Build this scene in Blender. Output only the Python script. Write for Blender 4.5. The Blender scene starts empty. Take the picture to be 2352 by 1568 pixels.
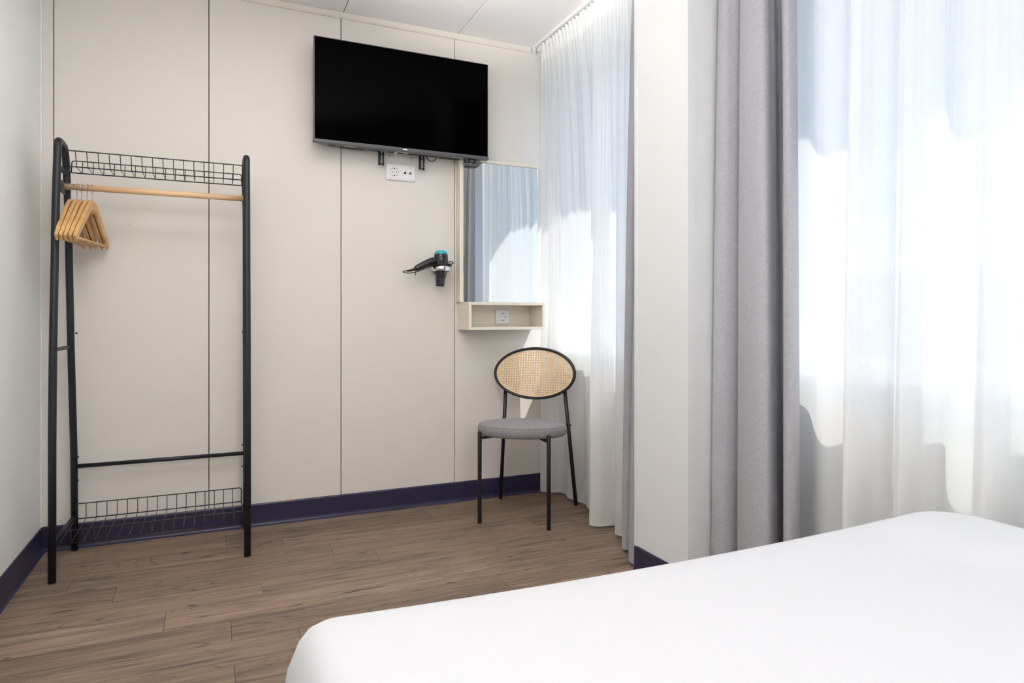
import bpy, bmesh, math, random
from mathutils import Vector, Matrix

random.seed(7)
S = bpy.context.scene
COL = S.collection
PI = math.pi

# ------------------------------------------------------------------ camera
FPX, HORIZON = 1513.0, 727.0          # focal length and horizon row in photo pixels (2352 x 1568)
YAW = math.atan2(681.0, FPX)          # camera turned right of the +Y axis
cam_data = bpy.data.cameras.new('camera')
cam_data.sensor_width = 36.0
cam_data.lens = 36.0 * FPX / 2352.0
cam_data.shift_y = -(784.0 - HORIZON) / 2352.0
cam_data.clip_start = 0.02
cam = bpy.data.objects.new('camera', cam_data)
COL.objects.link(cam)
cam.location = (0, 0, 1.0)
cam.rotation_euler = (PI / 2, 0, -YAW)
S.camera = cam

# ------------------------------------------------------------------ light
SUN_DIR = Vector((-1.0, 0.70, -2.05)).normalized()
world = bpy.data.worlds.new('world'); S.world = world
world.use_nodes = True
wn = world.node_tree
wn.nodes.clear()
w_out = wn.nodes.new('ShaderNodeOutputWorld')
w_bg = wn.nodes.new('ShaderNodeBackground')
w_sky = wn.nodes.new('ShaderNodeTexSky')
w_sky.sky_type = 'NISHITA'
w_sky.sun_disc = False
w_sky.sun_elevation = math.asin(-SUN_DIR.z)
w_sky.sun_rotation = math.atan2(-SUN_DIR.x, -SUN_DIR.y)
w_sky.air_density = 1.0
w_sky.dust_density = 0.9
w_bg.inputs['Strength'].default_value = 0.235
wn.links.new(w_sky.outputs[0], w_bg.inputs[0])
wn.links.new(w_bg.outputs[0], w_out.inputs[0])

sun_d = bpy.data.lights.new('sun', 'SUN')
sun_d.energy = 4.7
sun_d.angle = 0.012
sun_d.color = (1.0, 0.96, 0.9)
sun = bpy.data.objects.new('sun', sun_d); COL.objects.link(sun)
sun.location = (6, -2, 9)
sun.rotation_euler = SUN_DIR.to_track_quat('-Z', 'Y').to_euler()

S.view_settings.view_transform = 'Standard'
S.view_settings.look = 'None'
S.view_settings.gamma = 1.0
S.view_settings.use_curve_mapping = False
S.view_settings.exposure = 0.47
S.cycles.max_bounces = 7
S.cycles.diffuse_bounces = 4
S.cycles.transmission_bounces = 6
S.cycles.transparent_max_bounces = 14
S.cycles.sample_clamp_indirect = 60.0
S.cycles.caustics_reflective = False
S.cycles.caustics_refractive = False

GLOBE_GLOW = 70.0              # radiance of the added opal fill globe
SPOT_POWER = 395.0             # added fill spotlight bounced off the ceiling
SPOT_TARGET = (0.25, 1.70, 2.525)

# ------------------------------------------------------------------ helpers
def link(o, parent=None):
    COL.objects.link(o)
    if parent is not None:
        o.parent = parent
    return o

def tag(o, label, cat, group=None):
    o['label'] = label; o['category'] = cat
    if group: o['group'] = group
    return o

def thing(name, label, cat, loc=(0, 0, 0), rotz=0.0, group=None):
    o = bpy.data.objects.new(name, None)
    o.empty_display_size = 0.05
    link(o); o.location = loc; o.rotation_euler = (0, 0, rotz)
    return tag(o, label, cat, group)

def struct(o, label=None):
    o['kind'] = 'structure'
    if label: o['label'] = label
    return o

class MB:
    """collects shapes; build() links them as one mesh object"""
    def __init__(self): self.v = []; self.f = []; self.s = []
    def add(self, vs, fs, smooth=False):
        b = len(self.v)
        self.v += [tuple(p) for p in vs]
        self.f += [tuple(i + b for i in f) for f in fs]
        self.s += [smooth] * len(fs)
        return self
    def box(self, x0, x1, y0, y1, z0, z1):
        vs = [(x, y, z) for x in (x0, x1) for y in (y0, y1) for z in (z0, z1)]
        return self.add(vs, [(0, 1, 3, 2), (4, 6, 7, 5), (0, 4, 5, 1), (2, 3, 7, 6), (0, 2, 6, 4), (1, 5, 7, 3)])
    def bbox(self, x0, x1, y0, y1, z0, z1, bev=0.002, seg=2):
        bm = bmesh.new()
        bmesh.ops.create_cube(bm, size=1)
        for v in bm.verts:
            v.co = Vector(((x0 + x1) / 2 + v.co.x * (x1 - x0), (y0 + y1) / 2 + v.co.y * (y1 - y0), (z0 + z1) / 2 + v.co.z * (z1 - z0)))
        bmesh.ops.bevel(bm, geom=list(bm.edges), offset=bev, segments=seg, profile=0.5, affect='EDGES')
        bm.verts.index_update()
        vs = [tuple(v.co) for v in bm.verts]; fs = [tuple(v.index for v in f.verts) for f in bm.faces]
        bm.free()
        return self.add(vs, fs)
    def tube(self, pts, r, n=12, closed=False, caps=True, radii=None):
        pts = [Vector(p) for p in pts]
        m = len(pts)
        tang = []
        for i in range(m):
            if closed: t = pts[(i + 1) % m] - pts[(i - 1) % m]
            else: t = pts[min(i + 1, m - 1)] - pts[max(i - 1, 0)]
            tang.append(t.normalized())
        up = Vector((0, 0, 1)) if abs(tang[0].z) < 0.9 else Vector((0, 1, 0))
        nrm = tang[0].cross(up).normalized()
        vs = []
        for i in range(m):
            t = tang[i]
            nrm = (nrm - t * nrm.dot(t)).normalized()
            b = t.cross(nrm)
            rr = radii[i] if radii else r
            for k in range(n):
                a = 2 * PI * k / n
                vs.append(pts[i] + (nrm * math.cos(a) + b * math.sin(a)) * rr)
        fs = []
        for i in range(m if closed else m - 1):
            j = (i + 1) % m
            for k in range(n):
                l = (k + 1) % n
                fs.append((i * n + k, i * n + l, j * n + l, j * n + k))
        self.add(vs, fs, True)
        if caps and not closed:
            b = len(self.v) - len(vs)
            self.f.append(tuple(b + k for k in range(n))[::-1]); self.s.append(False)
            self.f.append(tuple(b + (m - 1) * n + k for k in range(n))); self.s.append(False)
        return self
    def lathe(self, prof, n=32, origin=(0, 0, 0), axis=(0, 0, 1), caps=True):
        """prof: list of (radius, distance along axis)"""
        ax = Vector(axis).normalized(); o = Vector(origin)
        u = ax.orthogonal().normalized(); w = ax.cross(u)
        vs = []
        for r, d in prof:
            for k in range(n):
                a = 2 * PI * k / n
                vs.append(o + ax * d + (u * math.cos(a) + w * math.sin(a)) * r)
        fs = []
        m = len(prof)
        for i in range(m - 1):
            for k in range(n):
                l = (k + 1) % n
                fs.append((i * n + k, i * n + l, (i + 1) * n + l, (i + 1) * n + k))
        self.add(vs, fs, True)
        if caps:
            b = len(self.v) - len(vs)
            self.f.append(tuple(b + k for k in range(n))[::-1]); self.s.append(False)
            self.f.append(tuple(b + (m - 1) * n + k for k in range(n))); self.s.append(False)
        return self
    def prism(self, poly, a, b, axis):
        """poly in the two remaining axes, pushed from a to b along axis"""
        def P(p, t):
            if axis == 'X': return (t, p[0], p[1])
            if axis == 'Y': return (p[0], t, p[1])
            return (p[0], p[1], t)
        n = len(poly)
        vs = [P(p, a) for p in poly] + [P(p, b) for p in poly]
        fs = [(i, (i + 1) % n, n + (i + 1) % n, n + i) for i in range(n)]
        fs += [tuple(range(n))[::-1], tuple(range(n, 2 * n))]
        return self.add(vs, fs)
    def mesh(self, name, mat):
        me = bpy.data.meshes.new(name)
        me.from_pydata(self.v, [], self.f)
        me.polygons.foreach_set('use_smooth', self.s)
        bm = bmesh.new(); bm.from_mesh(me)
        bmesh.ops.recalc_face_normals(bm, faces=bm.faces)
        bm.to_mesh(me); bm.free()
        me.materials.append(mat)
        return me
    def build(self, name, mat, parent=None):
        return link(bpy.data.objects.new(name, self.mesh(name, mat)), parent)

def fillet(pts, r, n=6):
    pts = [Vector(p) for p in pts]
    out = [pts[0]]
    for i in range(1, len(pts) - 1):
        a, b, c = pts[i - 1], pts[i], pts[i + 1]
        d1 = (a - b); d2 = (c - b)
        rr = min(r, d1.length * 0.49, d2.length * 0.49)
        p1 = b + d1.normalized() * rr; p2 = b + d2.normalized() * rr
        for k in range(n + 1):
            t = k / n
            out.append(p1 * (1 - t) ** 2 + b * 2 * t * (1 - t) + p2 * t * t)
    out.append(pts[-1])
    return out

def catmull(P, n):
    """n samples evenly by control index"""
    P = [Vector(p) for p in P]
    m = len(P) - 1
    out = []
    for k in range(n):
        x = k / (n - 1) * m
        i = min(int(x), m - 1); t = x - i
        p0 = P[max(i - 1, 0)]; p1 = P[i]; p2 = P[i + 1]; p3 = P[min(i + 2, m)]
        out.append(0.5 * ((2 * p1) + (p2 - p0) * t + (2 * p0 - 5 * p1 + 4 * p2 - p3) * t * t + (3 * p1 - p0 - 3 * p2 + p3) * t ** 3))
    return out

# ------------------------------------------------------------------ materials
def srgb(r, g, b):
    f = lambda c: (c / 12.92 if c <= 0.04045 else ((c + 0.055) / 1.055) ** 2.4)
    return (f(r / 255), f(g / 255), f(b / 255), 1.0)

class NT:
    def __init__(self, name):
        self.m = bpy.data.materials.new(name); self.m.use_nodes = True
        self.t = self.m.node_tree; self.t.nodes.clear()
        self.out = self.t.nodes.new('ShaderNodeOutputMaterial')
    def n(self, typ, **kw):
        nd = self.t.nodes.new(typ)
        for k, v in kw.items():
            if k.startswith('_'): setattr(nd, k[1:], v)
            else: nd.inputs[k.replace('__', ' ')].default_value = v
        return nd
    def l(self, a, b): self.t.links.new(a, b)

def principled(name, col, rough=0.5, metal=0.0, spec=0.5, bump=None, vary=None, coat=0.0):
    """bump=(scale, strength, distance); vary=(scale, amount) mottles the colour a little"""
    q = NT(name)
    p = q.n('ShaderNodeBsdfPrincipled')
    p.inputs['Base Color'].default_value = col
    p.inputs['Roughness'].default_value = rough
    p.inputs['Metallic'].default_value = metal
    p.inputs['Specular IOR Level'].default_value = spec
    p.inputs['Coat Weight'].default_value = coat
    q.l(p.outputs[0], q.out.inputs[0])
    if bump or vary:
        tc = q.n('ShaderNodeTexCoord')
    if bump:
        nz = q.n('ShaderNodeTexNoise'); nz.inputs['Scale'].default_value = bump[0]; nz.inputs['Detail'].default_value = 3
        bp = q.n('ShaderNodeBump'); bp.inputs['Strength'].default_value = bump[1]; bp.inputs['Distance'].default_value = bump[2]
        q.l(tc.outputs['Object'], nz.inputs['Vector']); q.l(nz.outputs['Fac'], bp.inputs['Height']); q.l(bp.outputs[0], p.inputs['Normal'])
    if vary:
        nz = q.n('ShaderNodeTexNoise'); nz.inputs['Scale'].default_value = vary[0]; nz.inputs['Detail'].default_value = 4
        mx = q.n('ShaderNodeMix', _data_type='RGBA')
        mx.inputs[6].default_value = tuple(c * (1 - vary[1]) for c in col[:3]) + (1,)
        mx.inputs[7].default_value = tuple(min(1, c * (1 + vary[1])) for c in col[:3]) + (1,)
        q.l(tc.outputs['Object'], nz.inputs['Vector']); q.l(nz.outputs['Fac'], mx.inputs[0]); q.l(mx.outputs[2], p.inputs['Base Color'])
    return q.m

def fabric(name, c1, c2, scale=900.0, rough=0.9, translucent=0.0, st2=((1, 1, 0.06), (0.06, 0.06, 1))):
    """woven cloth: crossing threads with flecks"""
    q = NT(name)
    tc = q.n('ShaderNodeTexCoord')
    cols = []
    for st in st2:
        mp = q.n('ShaderNodeMapping'); mp.inputs['Scale'].default_value = st
        nz = q.n('ShaderNodeTexNoise'); nz.inputs['Scale'].default_value = scale; nz.inputs['Detail'].default_value = 2
        q.l(tc.outputs['Object'], mp.inputs[0]); q.l(mp.outputs[0], nz.inputs['Vector'])
        cols.append(nz.outputs['Fac'])
    ad = q.n('ShaderNodeMath', _operation='ADD'); q.l(cols[0], ad.inputs[0]); q.l(cols[1], ad.inputs[1])
    hf = q.n('ShaderNodeMapRange'); hf.inputs['From Min'].default_value = 0.75; hf.inputs['From Max'].default_value = 1.25
    q.l(ad.outputs[0], hf.inputs[0])
    mx = q.n('ShaderNodeMix', _data_type='RGBA'); mx.inputs[6].default_value = c1; mx.inputs[7].default_value = c2
    q.l(hf.outputs[0], mx.inputs[0])
    bp = q.n('ShaderNodeBump'); bp.inputs['Strength'].default_value = 0.25; bp.inputs['Distance'].default_value = 0.0006
    q.l(hf.outputs[0], bp.inputs['Height'])
    p = q.n('ShaderNodeBsdfPrincipled'); p.inputs['Roughness'].default_value = rough
    p.inputs['Specular IOR Level'].default_value = 0.15
    p.inputs['Sheen Weight'].default_value = 0.15
    q.l(mx.outputs[2], p.inputs['Base Color']); q.l(bp.outputs[0], p.inputs['Normal'])
    if translucent:
        tr = q.n('ShaderNodeBsdfTranslucent'); q.l(mx.outputs[2], tr.inputs[0])
        ms = q.n('ShaderNodeMixShader'); ms.inputs[0].default_value = translucent
        q.l(p.outputs[0], ms.inputs[1]); q.l(tr.outputs[0], ms.inputs[2]); q.l(ms.outputs[0], q.out.inputs[0])
    else:
        q.l(p.outputs[0], q.out.inputs[0])
    return q.m

def sheer(name, opacity, col=(0.955, 0.955, 0.953, 1), tl_mix=0.45):
    q = NT(name)
    tc = q.n('ShaderNodeTexCoord')
    nz = q.n('ShaderNodeTexNoise'); nz.inputs['Scale'].default_value = 500; nz.inputs['Detail'].default_value = 2
    mp = q.n('ShaderNodeMapping'); mp.inputs['Scale'].default_value = (0.6, 0.6, 0.12)
    q.l(tc.outputs['Object'], mp.inputs[0]); q.l(mp.outputs[0], nz.inputs['Vector'])
    mr = q.n('ShaderNodeMapRange'); mr.inputs['To Min'].default_value = opacity - 0.03; mr.inputs['To Max'].default_value = opacity + 0.03
    q.l(nz.outputs['Fac'], mr.inputs[0])
    df = q.n('ShaderNodeBsdfDiffuse'); df.inputs[0].default_value = col
    tl = q.n('ShaderNodeBsdfTranslucent'); tl.inputs[0].default_value = col
    m1 = q.n('ShaderNodeMixShader'); m1.inputs[0].default_value = tl_mix
    q.l(df.outputs[0], m1.inputs[1]); q.l(tl.outputs[0], m1.inputs[2])
    tp = q.n('ShaderNodeBsdfTransparent')
    m2 = q.n('ShaderNodeMixShader')
    q.l(mr.outputs[0], m2.inputs[0]); q.l(tp.outputs[0], m2.inputs[1]); q.l(m1.outputs[0], m2.inputs[2])
    q.l(m2.outputs[0], q.out.inputs[0])
    return q.m

def glass_pane(name):
    q = NT(name)
    tp = q.n('ShaderNodeBsdfTransparent'); tp.inputs[0].default_value = (0.95, 0.97, 0.97, 1)
    gl = q.n('ShaderNodeBsdfGlossy'); gl.inputs['Roughness'].default_value = 0.0
    ms = q.n('ShaderNodeMixShader'); ms.inputs[0].default_value = 0.06
    q.l(tp.outputs[0], ms.inputs[1]); q.l(gl.outputs[0], ms.inputs[2]); q.l(ms.outputs[0], q.out.inputs[0])
    return q.m

def plank_mat():
    q = NT('rustic_wood_floor')
    tc = q.n('ShaderNodeTexCoord'); oi = q.n('ShaderNodeObjectInfo')
    off = q.n('ShaderNodeVectorMath', _operation='SCALE')
    cmb = q.n('ShaderNodeCombineXYZ')
    q.l(oi.outputs['Random'], cmb.inputs[0]); q.l(oi.outputs['Random'], cmb.inputs[1]); q.l(oi.outputs['Random'], cmb.inputs[2])
    q.l(cmb.outputs[0], off.inputs[0]); off.inputs['Scale'].default_value = 61.0
    ad = q.n('ShaderNodeVectorMath', _operation='ADD')
    q.l(tc.outputs['Object'], ad.inputs[0]); q.l(off.outputs[0], ad.inputs[1])
    def noise(scale, st, detail, dist=0.0, rough=0.6):
        mp = q.n('ShaderNodeMapping'); mp.inputs['Scale'].default_value = st
        nz = q.n('ShaderNodeTexNoise'); nz.inputs['Scale'].default_value = scale
        nz.inputs['Detail'].default_value = detail; nz.inputs['Distortion'].default_value = dist; nz.inputs['Roughness'].default_value = rough
        q.l(ad.outputs[0], mp.inputs[0]); q.l(mp.outputs[0], nz.inputs['Vector'])
        return nz.outputs['Fac']
    def ramp(src, stops):
        r = q.n('ShaderNodeValToRGB')
        e = r.color_ramp.elements
        e[0].position, e[0].color = stops[0]
        e[1].position, e[1].color = stops[-1]
        for p, c in stops[1:-1]:
            x = e.new(p); x.color = c
        q.l(src, r.inputs[0]); return r.outputs[0]
    def mix(a, b, fac, mode='MIX'):
        m = q.n('ShaderNodeMix', _data_type='RGBA', _blend_type=mode)
        if isinstance(fac, float): m.inputs[0].default_value = fac
        else: q.l(fac, m.inputs[0])
        q.l(a, m.inputs[6])
        if isinstance(b, tuple): m.inputs[7].default_value = b
        else: q.l(b, m.inputs[7])
        return m.outputs[2]
    broad = noise(3.0, (0.6, 9.0, 1), 6, 1.0, 0.68)
    base = ramp(broad, [(0.28, srgb(110, 94, 83)), (0.42, srgb(142, 121, 105)), (0.52, srgb(162, 139, 119)), (0.62, srgb(169, 144, 126)), (0.75, srgb(190, 166, 138))])
    # cathedral grain: contour lines of a stretched noise field
    field = noise(1.6, (0.55, 4.2, 1), 2, 0.5, 0.45)
    mul = q.n('ShaderNodeMath', _operation='MULTIPLY'); mul.inputs[1].default_value = 34.0; q.l(field, mul.inputs[0])
    fr = q.n('ShaderNodeMath', _operation='PINGPONG'); fr.inputs[1].default_value = 1.0; q.l(mul.outputs[0], fr.inputs[0])
    lines = ramp(fr.outputs[0], [(0.0, (1, 1, 1, 1)), (0.22, (0, 0, 0, 1)), (1.0, (0, 0, 0, 1))])
    patch = ramp(noise(2.2, (0.8, 2.5, 1), 2), [(0.45, (0, 0, 0, 1)), (0.62, (1, 1, 1, 1))])
    lm = q.n('ShaderNodeMath', _operation='MULTIPLY'); q.l(lines, lm.inputs[0]); q.l(patch, lm.inputs[1])
    lm2 = q.n('ShaderNodeMath', _operation='MULTIPLY'); q.l(lm.outputs[0], lm2.inputs[0]); lm2.inputs[1].default_value = 0.8
    c = mix(base, srgb(86, 70, 60), lm2.outputs[0])
    fine = ramp(noise(22.0, (0.25, 9.0, 1), 4, 0.3), [(0.33, (0.62, 0.61, 0.61, 1)), (0.62, (1.1, 1.09, 1.08, 1))])
    c = mix(c, fine, 0.75, 'MULTIPLY')
    streak = ramp(noise(6.0, (0.35, 8.0, 1), 3, 1.2), [(0.57, (0, 0, 0, 1)), (0.68, (1, 1, 1, 1))])
    sm = q.n('ShaderNodeMath', _operation='MULTIPLY'); q.l(streak, sm.inputs[0]); sm.inputs[1].default_value = 0.6
    c = mix(c, srgb(74, 66, 64), sm.outputs[0])
    knot = ramp(noise(4.5, (0.8, 3.2, 1), 2, 1.5), [(0.665, (0, 0, 0, 1)), (0.72, (1, 1, 1, 1))])
    km = q.n('ShaderNodeMath', _operation='MULTIPLY'); q.l(knot, km.inputs[0]); km.inputs[1].default_value = 0.85
    c = mix(c, srgb(52, 46, 46), km.outputs[0])
    # each plank a little lighter or darker
    rv = q.n('ShaderNodeMapRange'); rv.inputs['To Min'].default_value = 0.72; rv.inputs['To Max'].default_value = 0.96
    q.l(oi.outputs['Random'], rv.inputs[0])
    vv = q.n('ShaderNodeVectorMath', _operation='SCALE'); q.l(c, vv.inputs[0]); q.l(rv.outputs[0], vv.inputs['Scale'])
    p = q.n('ShaderNodeBsdfPrincipled'); p.inputs['Roughness'].default_value = 0.48; p.inputs['Specular IOR Level'].default_value = 0.35
    q.l(vv.outputs[0], p.inputs['Base Color'])
    bp = q.n('ShaderNodeBump'); bp.inputs['Strength'].default_value = 0.25; bp.inputs['Distance'].default_value = 0.0008
    q.l(fine, bp.inputs['Height']); q.l(bp.outputs[0], p.inputs['Normal'])
    q.l(p.outputs[0], q.out.inputs[0])
    return q.m

def pale_wood(name, c1, c2, scale=30.0, st=(1, 1, 0.06), rough=0.45):
    q = NT(name)
    tc = q.n('ShaderNodeTexCoord')
    mp = q.n('ShaderNodeMapping'); mp.inputs['Scale'].default_value = st
    nz = q.n('ShaderNodeTexNoise'); nz.inputs['Scale'].default_value = scale; nz.inputs['Detail'].default_value = 5; nz.inputs['Distortion'].default_value = 0.6
    q.l(tc.outputs['Object'], mp.inputs[0]); q.l(mp.outputs[0], nz.inputs['Vector'])
    r = q.n('ShaderNodeMapRange'); r.inputs['From Min'].default_value = 0.3; r.inputs['From Max'].default_value = 0.7
    q.l(nz.outputs['Fac'], r.inputs[0])
    mx = q.n('ShaderNodeMix', _data_type='RGBA'); mx.inputs[6].default_value = c1; mx.inputs[7].default_value = c2
    q.l(r.outputs[0], mx.inputs[0])
    p = q.n('ShaderNodeBsdfPrincipled'); p.inputs['Roughness'].default_value = rough
    q.l(mx.outputs[2], p.inputs['Base Color']); q.l(p.outputs[0], q.out.inputs[0])
    return q.m

def emitter(name, col, strength):
    q = NT(name)
    e = q.n('ShaderNodeEmission'); e.inputs[0].default_value = col; e.inputs[1].default_value = strength
    q.l(e.outputs[0], q.out.inputs[0]); return q.m

M = {
    'wall': principled('beige_wall_panel', srgb(231, 226, 219), 0.55, spec=0.3, bump=(220, 0.06, 0.0006)),
    'wall_left': principled('pale_grey_wall_panel', srgb(246, 247, 245), 0.55, spec=0.3, bump=(220, 0.06, 0.0006)),
    'gap': principled('dark_joint', srgb(70, 64, 60), 0.9),
    'shell': principled('wall_core', srgb(214, 208, 198), 0.8),
    'ceiling': principled('white_ceiling_panel', srgb(252, 250, 249), 0.6, spec=0.3),
    'trim': principled('cream_trim', srgb(231, 225, 215), 0.4),
    'pillar': principled('white_pillar_paint', srgb(233, 235, 236), 0.5, spec=0.35, bump=(60, 0.05, 0.001)),
    'skirt': principled('navy_vinyl_skirting', srgb(45, 43, 72), 0.35, spec=0.5, vary=(9, 0.12)),
    'stain': principled('ochre_sealant', srgb(212, 186, 142), 0.7, vary=(60, 0.25)),
    'planks': plank_mat(),
    'black_metal': principled('black_powder_coated_steel', srgb(21, 25, 30), 0.42, spec=0.5, bump=(900, 0.04, 0.0003)),
    'wire': principled('dark_wire', srgb(28, 32, 36), 0.4, spec=0.5),
    'rod_wood': pale_wood('beech_rod', srgb(230, 190, 146), srgb(244, 210, 168), 20, (0.08, 1, 1)),
    'hanger_wood': pale_wood('lacquered_hanger_wood', srgb(211, 162, 104), srgb(232, 190, 132), 26, (1, 0.15, 1), 0.35),
    'steel': principled('bright_steel', srgb(205, 206, 208), 0.22, 1.0),
    'chrome': principled('chrome', srgb(225, 225, 226), 0.08, 1.0),
    'tv_black': principled('tv_screen_glass', (0.0004, 0.0004, 0.0005, 1), 0.10, spec=0.02),
    'tv_bezel': principled('tv_grey_plastic', srgb(92, 94, 98), 0.38),
    'tv_under': principled('tv_dark_plastic', srgb(120, 116, 112), 0.5),
    'slot': principled('deep_black', srgb(14, 14, 15), 0.7),
    'plain_white': principled('plain_white_finish', srgb(245, 245, 245), 0.5),
    'bracket': principled('dark_grey_bracket', srgb(62, 64, 66), 0.45, 0.3),
    'white_plastic': principled('white_plastic', srgb(244, 245, 246), 0.28, spec=0.5),
    'mid_plastic': principled('grey_white_plastic', srgb(206, 205, 200), 0.35),
    'cream_board': principled('cream_laminate', srgb(237, 230, 215), 0.42, spec=0.4),
    'mirror': principled('mirror_silver', (0.93, 0.945, 0.94, 1), 0.0, 1.0),
    'gloss_black': principled('glossy_black_plastic', srgb(26, 26, 28), 0.16, spec=0.6),
    'satin_black': principled('satin_black_plastic', srgb(40, 40, 42), 0.35, spec=0.5),
    'teal': principled('teal_plastic', srgb(40, 178, 188), 0.3),
    'rubber': principled('black_rubber', srgb(22, 22, 23), 0.55),
    'seat': fabric('grey_melange_fabric', srgb(116, 112, 114), srgb(166, 162, 166), 420, st2=((1, 0.3, 1), (0.3, 1, 1))),
    'cane': pale_wood('natural_cane', srgb(238, 202, 152), srgb(251, 226, 188), 60, (1, 1, 1), 0.5),
    'curtain': fabric('grey_linen_curtain', srgb(164, 164, 169), srgb(197, 196, 202), 1500, translucent=0.10),
    'curtain_back': fabric('grey_curtain_hem', srgb(156, 155, 160), srgb(188, 187, 192), 800),
    'sheer': sheer('white_voile', 0.93),
    'sheer_dense': sheer('white_voile_doubled', 0.97, (0.97, 0.965, 0.95, 1), 0.28),
    'rail': principled('white_aluminium_rail', srgb(232, 233, 234), 0.35, spec=0.5),
    'cord': principled('cream_cord', srgb(232, 222, 196), 0.8),
    'sheet': principled('white_cotton_sheet', srgb(208, 209, 212), 0.8, spec=0.15, bump=(14, 0.05, 0.004)),
    'bed_base': principled('grey_bed_base', srgb(110, 108, 110), 0.9),
    'frame_white': principled('white_window_frame', srgb(242, 243, 244), 0.35),
    'glass': glass_pane('window_glass'),
    'facade': principled('white_render_facade', srgb(236, 236, 236), 0.8, vary=(2, 0.03)),
    'facade_glass': principled('facade_window_glass', srgb(196, 206, 216), 0.3, spec=0.4),
    'street': principled('pale_asphalt', srgb(170, 168, 164), 0.9, vary=(3, 0.08)),
}

# ------------------------------------------------------------------ room shell
XL, YB, XR, XO, YF, ZC = -0.675, 3.375, 1.825, 2.165, -1.15, 2.525     # left wall, back wall, window wall in/out, wall behind, ceiling
PIL_X, PIL_Y0, PIL_Y1 = 1.50, 1.84, 2.155

# floor: slab with individual planks
floor = MB().box(XL - 0.1, XO, YF - 0.1, YB + 0.1, -0.12, -0.0075).build('floor', M['gap'])
struct(floor, 'rustic brown wood plank floor with staggered joints')
PITCH, PLEN, GAP = 0.1545, 0.950, 0.0009
joint_phase = {0: .272, 1: .043, 2: .275, 3: .456, 4: .619, 5: .156, 6: .798, 7: .046, 8: .243, 9: .049}
full_mesh = None
def plank(x0, x1, y0, y1):
    global full_mesh
    L, W = x1 - x0 - GAP, y1 - y0 - GAP
    isfull = abs(x1 - x0 - PLEN) < 1e-6 and abs(y1 - y0 - PITCH) < 1e-6
    if isfull and full_mesh: me = full_mesh
    else:
        b = MB()
        e = 0.0011
        zt, zb = 0.0, -0.0085
        P = lambda i, z: [(-L/2 + i, -W/2 + i, z), (L/2 - i, -W/2 + i, z), (L/2 - i, W/2 - i, z), (-L/2 + i, W/2 - i, z)]
        b.add(P(0, zb) + P(0, zt - e * 0.5) + P(e, zt),
              [(0, 3, 2, 1), (0, 1, 5, 4), (1, 2, 6, 5), (2, 3, 7, 6), (3, 0, 4, 7), (4, 5, 9, 8), (5, 6, 10, 9), (6, 7, 11, 10), (7, 4, 8, 11), (8, 9, 10, 11)])
        me = b.mesh('plank', M['planks'])
        if isfull: full_mesh = me
    o = link(bpy.data.objects.new('plank', me), floor)
    o.location = ((x0 + x1) / 2, (y0 + y1) / 2, 0)
rnd = random.Random(3)
row = 0
while True:
    y1 = 3.287 + PITCH - row * PITCH
    y0 = y1 - PITCH
    if y1 <= YF: break
    yy1, yy0 = min(y1, YB - 0.001), max(y0, YF + 0.001)
    ph = joint_phase.get(row, None)
    if ph is None: ph = rnd.uniform(0, PLEN)
    x = ph - math.ceil((ph - XL) / PLEN) * PLEN
    while x < XR:
        a, b_ = max(x, XL + 0.001), min(x + PLEN, XR + 0.06)
        if b_ - a > 0.02: plank(a, b_, yy0, yy1)
        x += PLEN
    row += 1

# walls
def panel_wall(name, label, base_box, panels, mat):
    w = MB().box(*base_box).build(name, M['gap'])
    struct(w, label)
    for p in panels:
        MB().bbox(*p, bev=0.0012, seg=1).build('panel', mat, w)
    return w
seams = [XL, -0.632, -0.028, 0.576, 1.179, XR + 0.02]
G = 0.0018
wall_back = panel_wall('wall_back', 'beige panelled wall with narrow vertical joints', (XL - 0.1, XO, YB + 0.012, YB + 0.14, -0.1, ZC + 0.1),
    [(a + (G if i else 0), b - G, YB, YB + 0.014, 0.0, ZC) for i, (a, b) in enumerate(zip(seams[:-1], seams[1:]))], M['wall'])
for hx in (0.823, 0.941):
    MB().lathe([(0.0030, 0), (0.0030, 0.0012)], 10, (hx, YB + 0.0003, 1.834), (0, -1, 0)).build('screw_hole', M['slot'], wall_back)
MB().lathe([(0.0015, 0), (0.0015, 0.001)], 8, (-0.35, YB + 0.0003, 1.41), (0, -1, 0)).build('nail_hole', M['slot'], wall_back)
ly = [YF, -0.45, 0.75, 1.95, YB - 0.002]
wall_left = panel_wall('wall_left', 'pale grey panelled wall beside the clothes rack', (XL - 0.14, XL - 0.012, YF - 0.1, YB + 0.1, -0.1, ZC + 0.1),
    [(XL - 0.014, XL, a + G, b - G, 0.0, ZC) for a, b in zip(ly[:-1], ly[1:])], M['wall_left'])
MB().bbox(XL - 0.001, XL + 0.003, YB - 0.012, YB + 0.001, 0.10, ZC, bev=0.0008, seg=1).build('corner_bead', M['wall_left'], wall_left)
wall_front = MB().box(XL - 0.1, XO, YF - 0.12, YF, -0.1, ZC + 0.1).build('wall_front', M['wall'])
struct(wall_front, 'plain beige wall behind the bed head')

# ceiling
ceiling = MB().box(XL - 0.1, XO, YF - 0.1, YB + 0.1, ZC + 0.012, ZC + 0.14).build('ceiling', M['gap'])
struct(ceiling, 'white panelled ceiling with thin joints')
cx = [XL, -0.03, 0.585, 1.195, XR + 0.02]
for a, b in zip(cx[:-1], cx[1:]):
    MB().bbox(a + 0.002, b - 0.002, YF, YB - 0.001, ZC, ZC + 0.014, bev=0.001, seg=1).build('ceiling_panel', M['ceiling'], ceiling)

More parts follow.
